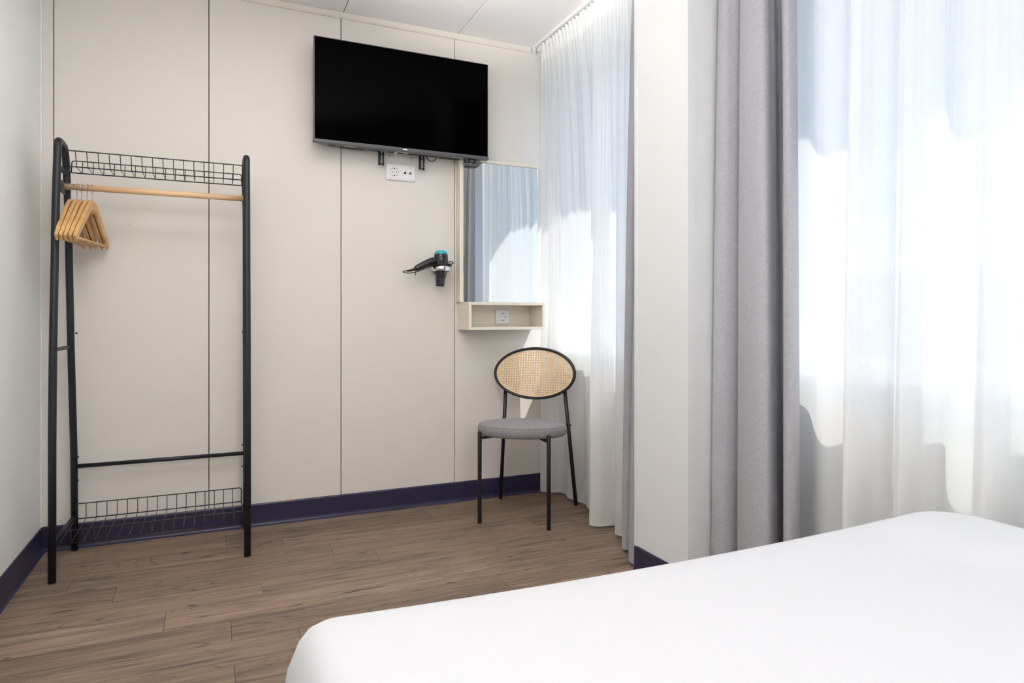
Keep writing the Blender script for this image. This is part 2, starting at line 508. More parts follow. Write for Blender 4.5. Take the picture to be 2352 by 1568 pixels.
# trims between wall and ceiling
tp = [(YB + 0.001, ZC), (YB - 0.019, ZC), (YB - 0.021, ZC - 0.002), (YB - 0.019, ZC - 0.005), (YB - 0.012, ZC - 0.020), (YB - 0.009, ZC - 0.024), (YB - 0.007, ZC - 0.027), (YB + 0.001, ZC - 0.027)]
trim = MB().prism(tp, XL, 1.633, 'X').build('trim_1', M['trim'])
struct(trim, 'slim cream moulding where beige wall meets ceiling')
tl = [(XL - 0.001, ZC), (XL + 0.019, ZC), (XL + 0.021, ZC - 0.002), (XL + 0.012, ZC - 0.020), (XL + 0.007, ZC - 0.027), (XL - 0.001, ZC - 0.027)]
trim2 = MB().prism(tl, YF, YB - 0.02, 'Y').build('trim_2', M['trim'])
struct(trim2, 'slim cream moulding along the top of the left wall')

# skirting
def skirt(name, label, axis, wallpos, sgn, a, b):
    prof = [(-0.001, 0.0), (0.016, 0.0), (0.0155, 0.003), (0.011, 0.0065), (0.0075, 0.012), (0.006, 0.02), (0.006, 0.100), (0.004, 0.1055), (-0.001, 0.1065)]
    poly = [(wallpos + sgn * d, z) for d, z in prof]
    return struct(MB().prism(poly, a, b, axis).build(name, M['skirt']), label)
bb = skirt('baseboard_back', 'navy vinyl skirting along the beige wall', 'X', YB, -1, XL, XR - 0.02)
skirt('baseboard_left', 'navy vinyl skirting along the left wall', 'Y', XL, 1, YF, YB)
skirt('baseboard_pillar', 'navy vinyl skirting on the white pillar', 'Y', PIL_X, -1, PIL_Y0, PIL_Y1)
for (x0, x1, h) in ((0.262, 0.300, .004), (0.300, 0.352, .007), (-0.115, -0.088, .007), (-0.03, -0.018, .006)):
    n = 9; pts = []
    for k in range(n):
        t = k / (n - 1); pts.append((x0 + (x1 - x0) * t, 0.106 + h * math.sin(PI * t) * rnd.uniform(0.6, 1.0)))
    MB().prism([(x0, 0.1045), (x1, 0.1045)] + pts[::-1], YB - 0.0035, YB + 0.001, 'Y').build('sealant_smear', M['stain'], bb)

# pillar
pil = MB().box(PIL_X, XR + 0.01, PIL_Y0, PIL_Y1, 0, ZC + 0.02).build('wall_pillar', M['pillar'])
struct(pil, 'white boxed pillar between the two window bays')
def angle_profile(x, y, sy):
    t, w = 0.003, 0.030
    poly = [(x - t, y - sy * t), (x + w, y - sy * t), (x + w, y + sy * 0.0005), (x + 0.0005, y + sy * 0.0005), (x + 0.0005, y + sy * w * 0.5), (x - t, y + sy * w * 0.5)]
    return MB().prism(poly, 0.106, ZC, 'Z').build('corner_profile', M['pillar'], pil)
angle_profile(PIL_X, PIL_Y0, 1)
angle_profile(PIL_X, PIL_Y1, -1)

# window wall with two openings
SILL, HEAD = 0.79, 2.47
W1 = (2.20, YB - 0.02); W2 = (-0.95, 1.80)
b = MB()
b.box(XR, XO, YF - 0.1, YB + 0.1, -0.1, SILL)
b.box(XR, XO, YF - 0.1, YB + 0.1, HEAD, ZC + 0.12)
b.box(XR, XO, YF - 0.1, W2[0], SILL, HEAD)
b.box(XR, XO, W2[1], W1[0], SILL, HEAD)
b.box(XR, XO, W1[1], YB + 0.1, SILL, HEAD)
wall_right = b.build('wall_right', M['pillar'])
struct(wall_right, 'white window wall with two openings behind the curtains')

def window(name, label, y0, y1, mull):
    o = bpy.data.objects.new(name, None); link(o); o.location = (1.97, (y0 + y1) / 2, SILL)
    struct(o, label)
    def part(mb, nm, mat):
        for i, v in enumerate(mb.v): mb.v[i] = (v[0] - 1.97, v[1] - (y0 + y1) / 2, v[2] - SILL)
        return mb.build(nm, mat, o)
    x0, x1, w = 1.945, 2.005, 0.07
    part(MB().bbox(x0, x1, y0, y0 + w, SILL, HEAD, .004), 'frame_stile', M['frame_white'])
    part(MB().bbox(x0, x1, y1 - w, y1, SILL, HEAD, .004), 'frame_stile', M['frame_white'])
    part(MB().bbox(x0, x1, y0, y1, SILL, SILL + w, .004), 'frame_rail', M['frame_white'])
    part(MB().bbox(x0, x1, y0, y1, HEAD - w, HEAD, .004), 'frame_rail', M['frame_white'])
    ed = [y0 + w] + sum([[m - 0.04, m + 0.04] for m in mull], []) + [y1 - w]
    for m in mull:
        part(MB().bbox(x0, x1, m - 0.04, m + 0.04, SILL + w, HEAD - w, .004), 'mullion', M['frame_white'])
    for k in range(0, len(ed), 2):
        part(MB().box(1.972, 1.978, ed[k] - 0.005, ed[k + 1] + 0.005, SILL + w - 0.005, HEAD - w + 0.005), 'pane', M['glass'])
    part(MB().bbox(1.783, 1.95, y0 - 0.0, y1 + 0.0, SILL - 0.006, SILL + 0.018, .004), 'sill_board', M['frame_white'])
    return o
window('window_1', 'white framed window behind the sheer curtain near the chair', W1[0], W1[1], [])
window('window_2', 'white framed window behind the sheer curtain near the bed', W2[0], W2[1], [1.02, 0.0])

# ------------------------------------------------------------------ outside
street = MB().box(2.3, 40, -40, 45, -9.3, -9.2).build('street', M['street'])
struct(street, 'pale street far below the windows')
bld = thing('opposite_building', 'white building across the street seen faintly through the sheer curtain', 'building', (14.0, 2.0, -9.2))
def bpart(mb, nm, mat): return mb.build(nm, mat, bld)
bpart(MB().box(0, 8, -24, 26, 0, 11.0), 'facade', M['facade'])
bpart(MB().box(-0.25, 0.2, -24, 26, 10.95, 11.2), 'cornice', M['facade'])
for fl in (7.4, 4.2):
    bpart(MB().box(-0.08, 0.1, -24, 26, fl + 2.55, fl + 2.7), 'ledge', M['facade'])
wmesh = MB().box(-0.03, 0.05, -0.55, 0.55, 0, 1.7).mesh('facade_window', M['facade_glass'])
for fl in (7.5, 4.3):
    for k in range(14):
        o = link(bpy.data.objects.new('facade_window', wmesh), bld); o.location = (0, -16 + k * 2.6, fl + 0.6)

# ------------------------------------------------------------------ added fill lamps (outside the frame)
def fill_globe_lamp(x, y, glow, label):  # unseen globe added to brighten the room from behind the camera
    lamp = thing('fill_globe', label, 'lamp', (x, y, ZC))
    MB().lathe([(0.0, 0.0), (0.06, 0.0), (0.062, -0.006), (0.060, -0.022), (0.052, -0.028), (0.0, -0.028)], 32, caps=False).build('lamp_base', M['white_plastic'], lamp)
    R_, zc = 0.10, -0.38
    pr = [(R_ * math.sin(PI * k / 20), zc + R_ * math.cos(PI * k / 20)) for k in range(2, 21)]
    MB().tube([(0, 0, -0.02), (0, 0, zc + R_ * 0.96)], 0.006, 10).build('lamp_stem', M['white_plastic'], lamp)
    MB().lathe(pr, 32, caps=False).build('lamp_globe', emitter('opal_glow', (1.0, 0.99, 0.985, 1), glow), lamp)
up = thing('fill_spotlight', 'added white cylinder fill spotlight tilted up at the ceiling beside the bed', 'lamp', (XL, 1.0, 1.60))  # unseen spot added in place of a flash bounced off the ceiling
UP_AIM = Vector(SPOT_TARGET) - Vector((XL + 0.12, 1.0, 1.60)); UP_AIM.normalize()
MB().lathe([(0.045, 0.0), (0.045, 0.012), (0.040, 0.016), (0.0, 0.016)], 28, (-0.0005, 0, 0.0), (1, 0, 0), caps=False).build('wall_plate', M['white_plastic'], up)
MB().tube([(0.0, 0, 0.0), (0.07, 0, 0.0), (0.115, 0, 0.0)], 0.011, 12).build('arm', M['white_plastic'], up)
MB().lathe([(0.0, -0.05), (0.050, -0.05), (0.055, -0.045), (0.055, 0.10), (0.050, 0.10), (0.050, 0.055), (0.0, 0.055)], 36, (0.12, 0, 0), UP_AIM, caps=False).build('spot_housing', M['white_plastic'], up)
MB().lathe([(0.0, 0.062), (0.046, 0.062), (0.046, 0.058), (0.0, 0.058)], 32, (0.12, 0, 0), UP_AIM, caps=False).build('spot_lens', emitter('spot_glow', (1.0, 0.97, 0.935, 1), 40.0), up)
sd = bpy.data.lights.new('spot_light', 'SPOT'); sd.energy = SPOT_POWER; sd.spot_size = math.radians(62); sd.spot_blend = 0.7
sd.shadow_soft_size = 0.04; sd.color = (1.0, 0.97, 0.935)
so_ = link(bpy.data.objects.new('spot_light', sd), up)
so_.location = Vector((0.12, 0, 0)) + UP_AIM * 0.112
so_.rotation_euler = UP_AIM.to_track_quat('-Z', 'Y').to_euler()
fill_globe_lamp(0.20, -0.55, GLOBE_GLOW, 'added white opal fill globe near the wall behind the bed head')

# ------------------------------------------------------------------ bed
bed = thing('bed', 'double bed covered in smooth white cotton with a draped corner', 'bed', (0.87, -0.02, 0))
BX0, BX1, BY0, BY1, BZ = 0.116, 1.600, -1.06, 1.006, 0.553
def ring_loop(inset, z, rad=0.07, chamf=None, n=8, wob=0.0):
    x0, x1, y0, y1 = BX0 + inset, BX1 - inset, BY0 + inset, BY1 - inset
    pts = []
    for (sx_, sy_, r, a0) in ((1, 1, 0.11, 0), (-1, 1, 0.034, PI / 2), (-1, -1, 0.05, PI), (1, -1, 0.05, 1.5 * PI)):
        cx_ = x1 - r if sx_ > 0 else x0 + r
        cy_ = y1 - r if sy_ > 0 else y0 + r
        for k in range(n + 1):
            a = a0 + PI / 2 * k / n
            pts.append((cx_ + r * math.cos(a), cy_ + r * math.sin(a)))
    # subdivide long sides
    out = []
    m = len(pts)
    for i in range(m):
        a, c = Vector(pts[i]), Vector(pts[(i + 1) % m])
        d = (c - a).length
        s = max(1, int(d / 0.06))
        for k in range(s): out.append(a.lerp(c, k / s))
    return [(p.x - 0.87, p.y + 0.02, z) for p in out]
prof = [(0.30, BZ + 0.003), (0.16, BZ + 0.002), (0.07, BZ), (0.035, BZ - 0.003), (0.018, BZ - 0.008), (0.006, BZ - 0.018), (-0.004, BZ - 0.036), (-0.016, BZ - 0.075), (-0.023, BZ - 0.13), (-0.026, BZ - 0.25), (-0.024, 0.10)]
loops0 = ring_loop(0.0, 0)
NL = len(loops0)
def scaled_loop(inset, z, amp):
    """every loop shares the outer loop's vertex count"""
    cxm, cym = 0.0, (BY0 + BY1) / 2 + 0.02
    hx, hy = (BX1 - BX0) / 2, (BY1 - BY0) / 2
    out = []
    acc = 0.0
    for i, p in enumerate(loops0):
        fx, fy = (hx - inset) / hx, (hy - inset) / hy
        x = cxm + (p[0] - cxm) * fx; y = cym + (p[1] - cym) * fy
        w = amp * (0.6 * math.sin(i * 0.55) + 0.4 * math.sin(i * 1.31 + 1.0))
        nx, ny = p[0] - cxm, p[1] - cym
        ax = 1 if abs(nx) / hx > abs(ny) / hy else 0
        if ax: x += w * (1 if nx > 0 else -1)
        else: y += w * (1 if ny > 0 else -1)
        if p[1] > 0: y += 0.028 * ((x + 0.01) / 0.65) ** 2 * min(1.0, p[1] / 0.9)      # cloth pulled up towards both corners
        out.append((x, y, z))
    return out
vs, fs = [], []
for k, (ins, z) in enumerate(prof):
    vs += scaled_loop(ins, z, 0.0 if k < 5 else 0.006 * min(1, (k - 4) / 5))
for k in range(len(prof) - 1):
    for i in range(NL):
        j = (i + 1) % NL
        fs.append((k * NL + i, k * NL + j, (k + 1) * NL + j, (k + 1) * NL + i))
cb = MB().add(vs, fs, True)
top = [(i) for i in range(NL)]
cb.f.append(tuple(top)); cb.s.append(True)
cov = cb.build('bed_sheet', M['sheet'], bed)
MB().bbox(BX0 + 0.04 - 0.87, BX1 - 0.04 - 0.87, BY0 + 0.04 + 0.02, BY1 - 0.05 + 0.02, 0.30, BZ - 0.02, 0.04, 3).build('mattress', M['white_plastic'], bed)
MB().bbox(BX0 + 0.05 - 0.87, BX1 - 0.05 - 0.87, BY0 + 0.05 + 0.02, BY1 - 0.07 + 0.02, 0.08, 0.30, 0.01, 2).build('bed_base', M['bed_base'], bed)
for sx in (-0.6, 0.6):
    for sy in (-0.9, 0.85):
        MB().lathe([(0.025, 0), (0.025, 0.085)], 16, (sx, sy, 0)).build('leg', M['black_metal'], bed)

# ------------------------------------------------------------------ clothes rack
rack = thing('clothes_rack', 'black tubular steel clothes rack with wooden rod and wire shelves', 'clothes rack', (-0.22, 3.15, 0))
OX, OY = -0.22, 3.15
def rp(*p): return (p[0] - OX, p[1] - OY, p[2])
TR = 0.0138
def side_frame(x, name='side_frame'):
    pts = [(x, 2.966, 0.0), (x, 2.968, 0.55), (x, 2.982, 0.88), (x, 3.030, 1.45), (x, 3.055, 1.62), (x, 3.065, 1.689), (x, 3.125, 1.692), (x, 3.195, 1.689), (x, 3.225, 1.62), (x + 0.004, 3.236, 1.45), (x + 0.006, 3.284, 0.88), (x + 0.009, 3.333, 0.40), (x + 0.010, 3.343, 0.0)]
    pts = [rp(*p) for p in pts]
    return MB().tube(fillet(pts, 0.055, 6), TR, 16).build(name, M['black_metal'], rack)
RXL, RXR = -0.560, 0.122
for x in (RXL, RXR):
    fr = side_frame(x)
    # joint rings, cross bars and screws of this side
    for (y, z) in ((2.982, 0.88), (3.284, 0.88)):
        MB().lathe([(TR + 0.0006, -0.0012), (TR + 0.0006, 0.0012)], 16, rp(x + (0.006 if y > 3.1 else 0), y, z)).build('joint_ring', M['slot'], fr)
    MB().bbox(x - 0.006 - OX, x + 0.006 - OX, 2.985 - OY, 3.285 - OY, 0.866, 0.880, 0.002).build('cross_bar', M['black_metal'], fr)
    MB().tube([rp(x, 2.97, 0.145), rp(x + 0.008, 3.335, 0.145)], 0.0085, 12).build('cross_bar', M['black_metal'], fr)
    MB().bbox(x - 0.002 - OX, x + 0.002 - OX, 3.035 - OY, 3.24 - OY, 1.495, 1.545, 0.001).build('rod_plate', M['black_metal'], fr)
    MB().bbox(x - 0.002 - OX, x + 0.002 - OX, 3.05 - OY, 3.235 - OY, 1.575, 1.600, 0.001).build('shelf_plate', M['black_metal'], fr)
    sg = 1 if x < 0 else -1
    for z in (0.93, 0.40, 0.30):
        yy = 3.30 if z > 0.5 else 3.332
        MB().lathe([(0.004, 0), (0.004, 0.006), (0.0025, 0.007)], 10, rp(x + sg * (TR - 0.002) + 0.008, yy, z), (sg, 0, 0)).build('screw', M['black_metal'], fr)
MB().tube([rp(RXL + 0.010, 3.14, 1.521), rp(RXR - 0.003, 3.14, 1.521)], 0.0125, 20).build('hanging_rod', M['rod_wood'], rack)
MB().tube([rp(RXL + 0.018, 3.325, 0.362), rp(RXR + 0.004, 3.325, 0.362)], 0.0088, 14).build('lower_bar', M['black_metal'], rack)

def basket(yb, yf, zb_top, zb_bot, zf_top, zf_bot, xl, xr, name, lb=0.0, lf=0.0):
    """back lip, floor and front lip of bent wire"""
    bo = MB()
    R = 0.0023
    # outer frame: the two bottom rails
    bo.tube([rp(xl, yb, zb_bot), rp(xr, yb, zb_bot)], R, 8)
    bo.tube([rp(xl, yf, zf_bot), rp(xr, yf, zf_bot)], R, 8)
    o = bo.build(name, M['wire'], rack)
    MB().tube(fillet([rp(xl, yb, zb_bot), rp(xl, yb + lb, zb_top), rp(xr, yb + lb, zb_top), rp(xr, yb, zb_bot)], 0.012, 5), R, 8).build('back_rim_wire', M['wire'], o)
    MB().tube(fillet([rp(xl, yf, zf_bot), rp(xl, yf + lf, zf_top), rp(xr, yf + lf, zf_top), rp(xr, yf, zf_bot)], 0.012, 5), R, 8).build('front_rim_wire', M['wire'], o)
    wm = MB().tube(fillet([(0, yb + lb - OY, zb_top), (0, yb - OY, zb_bot), (0, yf - OY, zf_bot), (0, yf + lf - OY, zf_top)], 0.006, 3), 0.0015, 6).mesh('cross_wire', M['wire'])
    for k in range(1, 17):
        w = link(bpy.data.objects.new('cross_wire', wm), o); w.location = (xl - OX + (xr - xl) * k / 17, 0, 0)
    for x in (xl, xr):
        MB().tube([rp(x, yb, zb_bot), rp(x, yf, zf_bot)], R, 8).build('end_wire', M['wire'], o)
    return o
basket(3.222, 3.100, 1.645, 1.593, 1.652, 1.595, RXL + 0.018, RXR - 0.014, 'top_wire_shelf', 0.010, -0.030)
basket(3.31, 2.985, 0.205, 0.141, 0.184, 0.135, RXL + 0.018, RXR - 0.012, 'bottom_wire_shelf')

# hangers on the rod
def make_hanger(name):
    """plane of the hanger is local YZ; the hook goes over the rod at local origin (rod centre)"""
    h = bpy.data.objects.new(name, None); link(h)
    ctr = catmull([(0.0, -0.068), (0.028, -0.078), (0.070, -0.112), (0.112, -0.152), (0.153, -0.186), (0.186, -0.224)], 22)
    wid = [0.020 - 0.004 * (k / 21) for k in range(22)]
    up, dn = [], []
    for k, p in enumerate(ctr):
        a = ctr[max(k - 1, 0)]; c = ctr[min(k + 1, 21)]
        t = (Vector((c[0] - a[0], c[1] - a[1])) if True else None).normalized()
        nn = Vector((-t.y, t.x))
        w = wid[k]
        if k in (18,): w -= 0.006
        up.append((p[0] + nn.x * w, p[1] + nn.y * w)); dn.append((p[0] - nn.x * w * 0.9, p[1] - nn.y * w * 0.9))
    up[0] = (0.0, -0.048); dn[0] = (0.0, -0.100)
    dn[1] = (0.006, -0.101 - 0.004)
    for sgn in (1, -1):
        pass
    # outline right half then mirrored
    bd = MB()
    T = 0.0072
    for sgn in (1, -1):
        n = 22
        vs, fs = [], []
        for k in range(n):
            th = T * (1.0 if k < 19 else (1.0 - 0.12 * (k - 18)))
            u, d = up[k], dn[k]
            m_u = (u[0] * 0.85 + d[0] * 0.15, u[1] * 0.85 + d[1] * 0.15)
            m_d = (u[0] * 0.15 + d[0] * 0.85, u[1] * 0.15 + d[1] * 0.85)
            for (pt, tt) in ((u, th * 0.45), (m_u, th), (m_d, th), (d, th * 0.45), (d, -th * 0.45), (m_d, -th), (m_u, -th), (u, -th * 0.45)):
                vs.append((tt, sgn * pt[0], pt[1]))
        for k in range(n - 1):
            for q_ in range(8):
                r_ = (q_ + 1) % 8
                fs.append((k * 8 + q_, k * 8 + r_, (k + 1) * 8 + r_, (k + 1) * 8 + q_))
        fs.append(tuple((n - 1) * 8 + q_ for q_ in range(8)))
        bd.add(vs, fs, False)
    bd.build('hanger_arms', M['hanger_wood'], h)
    MB().tube([(0, -0.175, -0.219), (0, 0.175, -0.219)], 0.0055, 12).build('trouser_bar', M['hanger_wood'], h)
    hk = [(0, 0.0, -0.052), (0, 0.0, -0.036)]
    r = 0.0150
    for k in range(0, 15):
        a = -PI * 0.42 + (PI * 1.42) * k / 14
        hk.append((0, -r * math.cos(a), r * math.sin(a)))
    MB().tube(fillet([hk[0], hk[1], hk[2]], 0.006, 4) + hk[3:], 0.0017, 8).build('hook', M['steel'], h)
    return h
proto = make_hanger('clothes_hanger')
hang = [(-0.529, -4.8, 'pale wooden clothes hanger on the rod, closest to the left upright'),
        (-0.509, -6.5, 'wooden clothes hanger, second along the rod from the left upright'),
        (-0.493, -7.0, 'wooden clothes hanger in the middle of the bunch of five'),
        (-0.473, -8.5, 'wooden clothes hanger, fourth along the rod from the left upright'),
        (-0.456, -9.0, 'wooden clothes hanger at the free end of the bunch, facing the empty rod')]
for i, (hx, ang, lab) in enumerate(hang):
    if i == 0: h = proto
    else:
        h = proto.copy(); COL.objects.link(h)
        for ch in list(proto.children):
            c = ch.copy(); COL.objects.link(c); c.parent = h
    h.location = (hx, 3.14, 1.5208)
    h.rotation_euler = (0, 0, math.radians(ang))
    tag(h, lab, 'hanger', 'wooden hangers on the rack rod')

# ------------------------------------------------------------------ television
TVX0, TVX1, TVY, TVZ0, TVZ1 = 0.428, 1.327, 3.258, 1.836, 2.345
tv = thing('television', 'flat black television mounted high on the beige wall', 'television', ((TVX0 + TVX1) / 2, TVY, TVZ0))
tcx = (TVX0 + TVX1) / 2
def tvp(mb, nm, mat, par=None):
    for i, v in enumerate(mb.v): mb.v[i] = (v[0] - tcx, v[1] - TVY, v[2] - TVZ0)
    return mb.build(nm, mat, par or tv)
tvp(MB().bbox(TVX0, TVX1, TVY, TVY + 0.022, TVZ0 + 0.006, TVZ1, .0015, 2), 'bezel', M['tv_bezel'])
tvp(MB().box(TVX0 + 0.004, TVX1 - 0.004, TVY - 0.0006, TVY + 0.001, TVZ0 + 0.017, TVZ1 - 0.004), 'screen', M['tv_black'])
tvp(MB().bbox(TVX0 - 0.003, TVX1 + 0.003, TVY - 0.004, TVY + 0.024, TVZ0, TVZ0 + 0.016, .003, 2), 'chin', M['tv_bezel'])
hp = [(TVX0 + 0.004, TVY + 0.020), (TVX1 - 0.004, TVY + 0.020), (TVX1 - 0.045, TVY + 0.060), (TVX1 - 0.10, TVY + 0.086), (1.075, TVY + 0.092), (1.060, TVY + 0.066), (0.705, TVY + 0.066), (0.690, TVY + 0.092), (TVX0 + 0.10, TVY + 0.086), (TVX0 + 0.045, TVY + 0.060)]
hs = tvp(MB().prism(hp, TVZ0 + 0.003, TVZ0 + 0.33, 'Z'), 'rear_housing', M['tv_under'])
zb = TVZ0 + 0.0026
for k in range(14):
    for x0 in (0.560, 1.075):
        tvp(MB().box(x0 + k * 0.0085, x0 + k * 0.0085 + 0.005, TVY + 0.050, TVY + 0.082, zb - 0.0006, zb + 0.002), 'vent_slot', M['slot'], hs)
for (x0, x1, y0, y1) in ((0.500, 0.535, .034, .048), (0.70, 0.76, .056, .067), (0.80, 0.88, .050, .067), (0.905, 1.065, .056, .0675), (1.235, 1.265, .03, .042)):
    tvp(MB().box(x0, x1, TVY + y0, TVY + y1, zb - 0.0008, zb + 0.002), 'port_recess', M['slot'], hs)
for (x0, x1, y0) in ((0.478, 0.536, .024), (0.575, 0.632, .030), (0.842, 0.900, .036), (1.135, 1.195, .030)):
    tvp(MB().box(x0, x1, TVY + y0, TVY + y0 + 0.005, zb - 0.001, zb + 0.002), 'white_strip', M['plain_white'], hs)  # small plain white strips along the underside
tvp(MB().box(0.862, 0.884, TVY - 0.0048, TVY - 0.003, TVZ0 + 0.004, TVZ0 + 0.010), 'badge', M['plain_white'])
for x in (0.772, 0.985):
    tvp(MB().lathe([(0.004, 0), (0.004, 0.003)], 10, (x, TVY + 0.032, zb), (0, 0, -1)), 'screw', M['steel'])
b = MB().bbox(0.830, 0.845, TVY + 0.040, TVY + 0.066, zb - 0.010, zb + 0.001, .001)
tvp(b, 'sensor_pod', M['mid_plastic'])
b = MB()
cx0, cx1 = 1.212, 1.285
b.bbox(cx0, cx0 + 0.010, TVY + 0.03, TVY + 0.06, zb - 0.034, zb + 0.002, .001)
b.bbox(cx1 - 0.020, cx1, TVY + 0.02, TVY + 0.05, zb - 0.034, zb + 0.002, .001)
b.bbox(cx0, cx1, TVY + 0.022, TVY + 0.052, zb - 0.036, zb - 0.029, .001)
b.bbox(cx0, cx0 + 0.028, TVY + 0.045, TVY + 0.06, zb - 0.018, zb - 0.002, .001)
tvp(b, 'stand_clip', M['tv_bezel'])
cab = [(1.005, TVY + 0.055, TVZ0 + 0.006), (1.010, TVY + 0.062, TVZ0 - 0.012), (1.030, TVY + 0.066, TVZ0 - 0.022), (1.050, TVY + 0.062, TVZ0 - 0.014), (1.056, TVY + 0.05, TVZ0 + 0.006)]
tvp(MB().tube(catmull(cab, 20), 0.0022, 8), 'cable', M['rubber'])

mount = thing('tv_wall_mount', 'dark slotted steel bracket hanging below the television', 'wall mount', (0.88, YB, 1.78))
def mp_(mb, nm, mat):
    for i, v in enumerate(mb.v): mb.v[i] = (v[0] - 0.88, v[1] - YB, v[2] - 1.78)
    return mb.build(nm, mat, mount)
mp_(MB().bbox(0.74, 1.03, YB - 0.012, YB + 0.0005, 1.98, 2.02, .001), 'wall_rail', M['bracket'])
mp_(MB().bbox(0.74, 1.03, YB - 0.012, YB + 0.0005, 2.18, 2.22, .001), 'wall_rail', M['bracket'])
for ax, zl in ((0.771, 1.772), (0.984, 1.768)):
    b = MB()
    w = 0.026; ya = 3.330
    b.box(ax - w / 2, ax - w / 2 + 0.0092, ya, ya + 0.0025, zl, 2.25)
    b.box(ax + w / 2 - 0.0092, ax + w / 2, ya, ya + 0.0025, zl, 2.25)
    for z0, z1 in ((zl, zl + 0.007), (zl + 0.050, zl + 0.058), (zl + 0.10, zl + 0.115), (zl + 0.16, zl + 0.17), (zl + 0.22, zl + 0.23), (2.23, 2.25)):
        b.box(ax - w / 2, ax + w / 2, ya, ya + 0.0025, z0, z1)
    b.box(ax - w / 2, ax - w / 2 + 0.002, ya, ya + 0.020, zl, 2.25)
    b.box(ax + w / 2 - 0.002, ax + w / 2, ya, ya + 0.020, zl, 2.25)
    b.box(ax - w / 2, ax + w / 2, ya + 0.018, YB - 0.010, 1.985, 2.015)
    b.box(ax - w / 2, ax + w / 2, ya + 0.018, YB - 0.010, 2.185, 2.215)
    mp_(b, 'slotted_arm', M['bracket'])

# ------------------------------------------------------------------ sockets
def schuko(parent, cx_, cz, y):
    """recessed round socket insert, face towards -Y, given in the parent's space"""
    ins = MB().bbox(cx_ - 0.031, cx_ + 0.031, y - 0.0015, y + 0.004, cz - 0.031, cz + 0.031, .001, 1)
    ins = ins.build('socket_insert', M['white_plastic'], parent)
    ring = [(0.0215, 0.0), (0.0225, 0.0012), (0.0205, 0.0018), (0.0195, -0.0005), (0.0190, -0.0010), (0.0, -0.0010)]
    MB().lathe([(r, -d) for r, d in ring][::1], 32, (cx_, y - 0.0018, cz), (0, 1, 0), False).build('socket_well', M['mid_plastic'], ins)
    for dx in (-0.0095, 0.0095):
        MB().lathe([(0.0027, 0), (0.0027, 0.0008)], 12, (cx_ + dx, y - 0.0006 - 0.0008, cz), (0, -1, 0)).build('pin_hole', M['slot'], ins)
    MB().lathe([(0.0016, 0), (0.0016, 0.0008)], 10, (cx_, y - 0.0014, cz), (0, -1, 0)).build('centre_screw', M['bracket'], ins)
    for dz in (-0.0175, 0.0175):
        MB().bbox(cx_ - 0.003, cx_ + 0.003, y - 0.0034, y - 0.001, cz + dz - 0.0028, cz + dz + 0.0028, .0005, 1).build('earth_clip', M['bracket'], ins)
    return ins
sx, sz = 0.880, 1.749
so = thing('double_wall_socket', 'white double wall plate with power and aerial sockets below the television', 'socket', (sx, YB, sz))
MB().bbox(-0.0765, 0.0765, -0.011, 0.0005, -0.041, 0.041, .005, 3).build('cover_plate', M['white_plastic'], so)
schuko(so, -0.0355, 0.0, -0.012)
an = MB().bbox(0.0045, 0.0665, -0.0135, -0.008, -0.031, 0.031, .001, 1).build('aerial_insert', M['white_plastic'], so)
for dx, m_ in ((0.0215, 'bracket'), (0.0495, 'steel')):
    MB().lathe([(0.0058, 0), (0.0058, 0.004), (0.004, 0.004), (0.004, 0.001), (0.0, 0.001)], 20, (dx, -0.0130, 0.0), (0, -1, 0), False).build('aerial_jack', M['bracket'], an)
    MB().lathe([(0.0016, 0), (0.0016, 0.0035)], 10, (dx, -0.0135, 0.0), (0, -1, 0)).build('jack_pin', M[m_], an)
MB().lathe([(0.0014, 0), (0.0014, 0.001)], 8, (0.0355, -0.0135, 0.0), (0, -1, 0)).build('centre_screw', M['bracket'], an)

# ------------------------------------------------------------------ mirror and niche box
MX0, MX1, MZ0, MZ1, MYF = 1.187, 1.655, 1.078, 1.850, 3.316
mir = thing('wall_mirror', 'tall rectangular mirror on a cream board beside the sheer curtain', 'mirror', ((MX0 + MX1) / 2, YB, MZ0))
def mrp(mb, nm, mat):
    for i, v in enumerate(mb.v): mb.v[i] = (v[0] - (MX0 + MX1) / 2, v[1] - YB, v[2] - MZ0)
    return mb.build(nm, mat, mir)
mrp(MB().bbox(MX0, MX1, MYF + 0.004, YB + 0.0005, MZ0, MZ1, .0015, 1), 'backing_board', M['cream_board'])
mrp(MB().bbox(MX0, MX0 + 0.021, MYF, MYF + 0.006, MZ0, MZ1, .001, 1), 'edge_strip', M['cream_board'])
mrp(MB().bbox(MX0 + 0.021, MX1, MYF, MYF + 0.006, MZ1 - 0.018, MZ1, .001, 1), 'edge_strip', M['cream_board'])
mrp(MB().bbox(MX0 + 0.022, MX1 - 0.002, MYF - 0.001, MYF + 0.0045, MZ0 + 0.001, MZ1 - 0.019, .0012, 1), 'mirror_glass', M['mirror'])
BXA, BXB, BYF, BZ0, BZ1 = 1.197, 1.640, 3.206, 0.930, 1.077
box = thing('niche_shelf', 'open cream box shelf below the mirror', 'shelf', ((BXA + BXB) / 2, YB, BZ0))
def bxp(mb, nm, mat):
    for i, v in enumerate(mb.v): mb.v[i] = (v[0] - (BXA + BXB) / 2, v[1] - YB, v[2] - BZ0)
    return mb.build(nm, mat, box)
t_ = 0.016
bxp(MB().bbox(BXA, BXA + t_, BYF, YB + 0.0005, BZ0, BZ1, .001, 1), 'side_panel', M['cream_board'])
bxp(MB().bbox(BXB - t_, BXB, BYF, YB + 0.0005, BZ0, BZ1, .001, 1), 'side_panel', M['cream_board'])
bxp(MB().bbox(BXA + t_, BXB - t_, BYF, YB + 0.0005, BZ1 - t_, BZ1, .001, 1), 'top_panel', M['cream_board'])
bxp(MB().bbox(BXA + t_, BXB - t_, BYF, YB + 0.0005, BZ0, BZ0 + t_, .001, 1), 'bottom_panel', M['cream_board'])
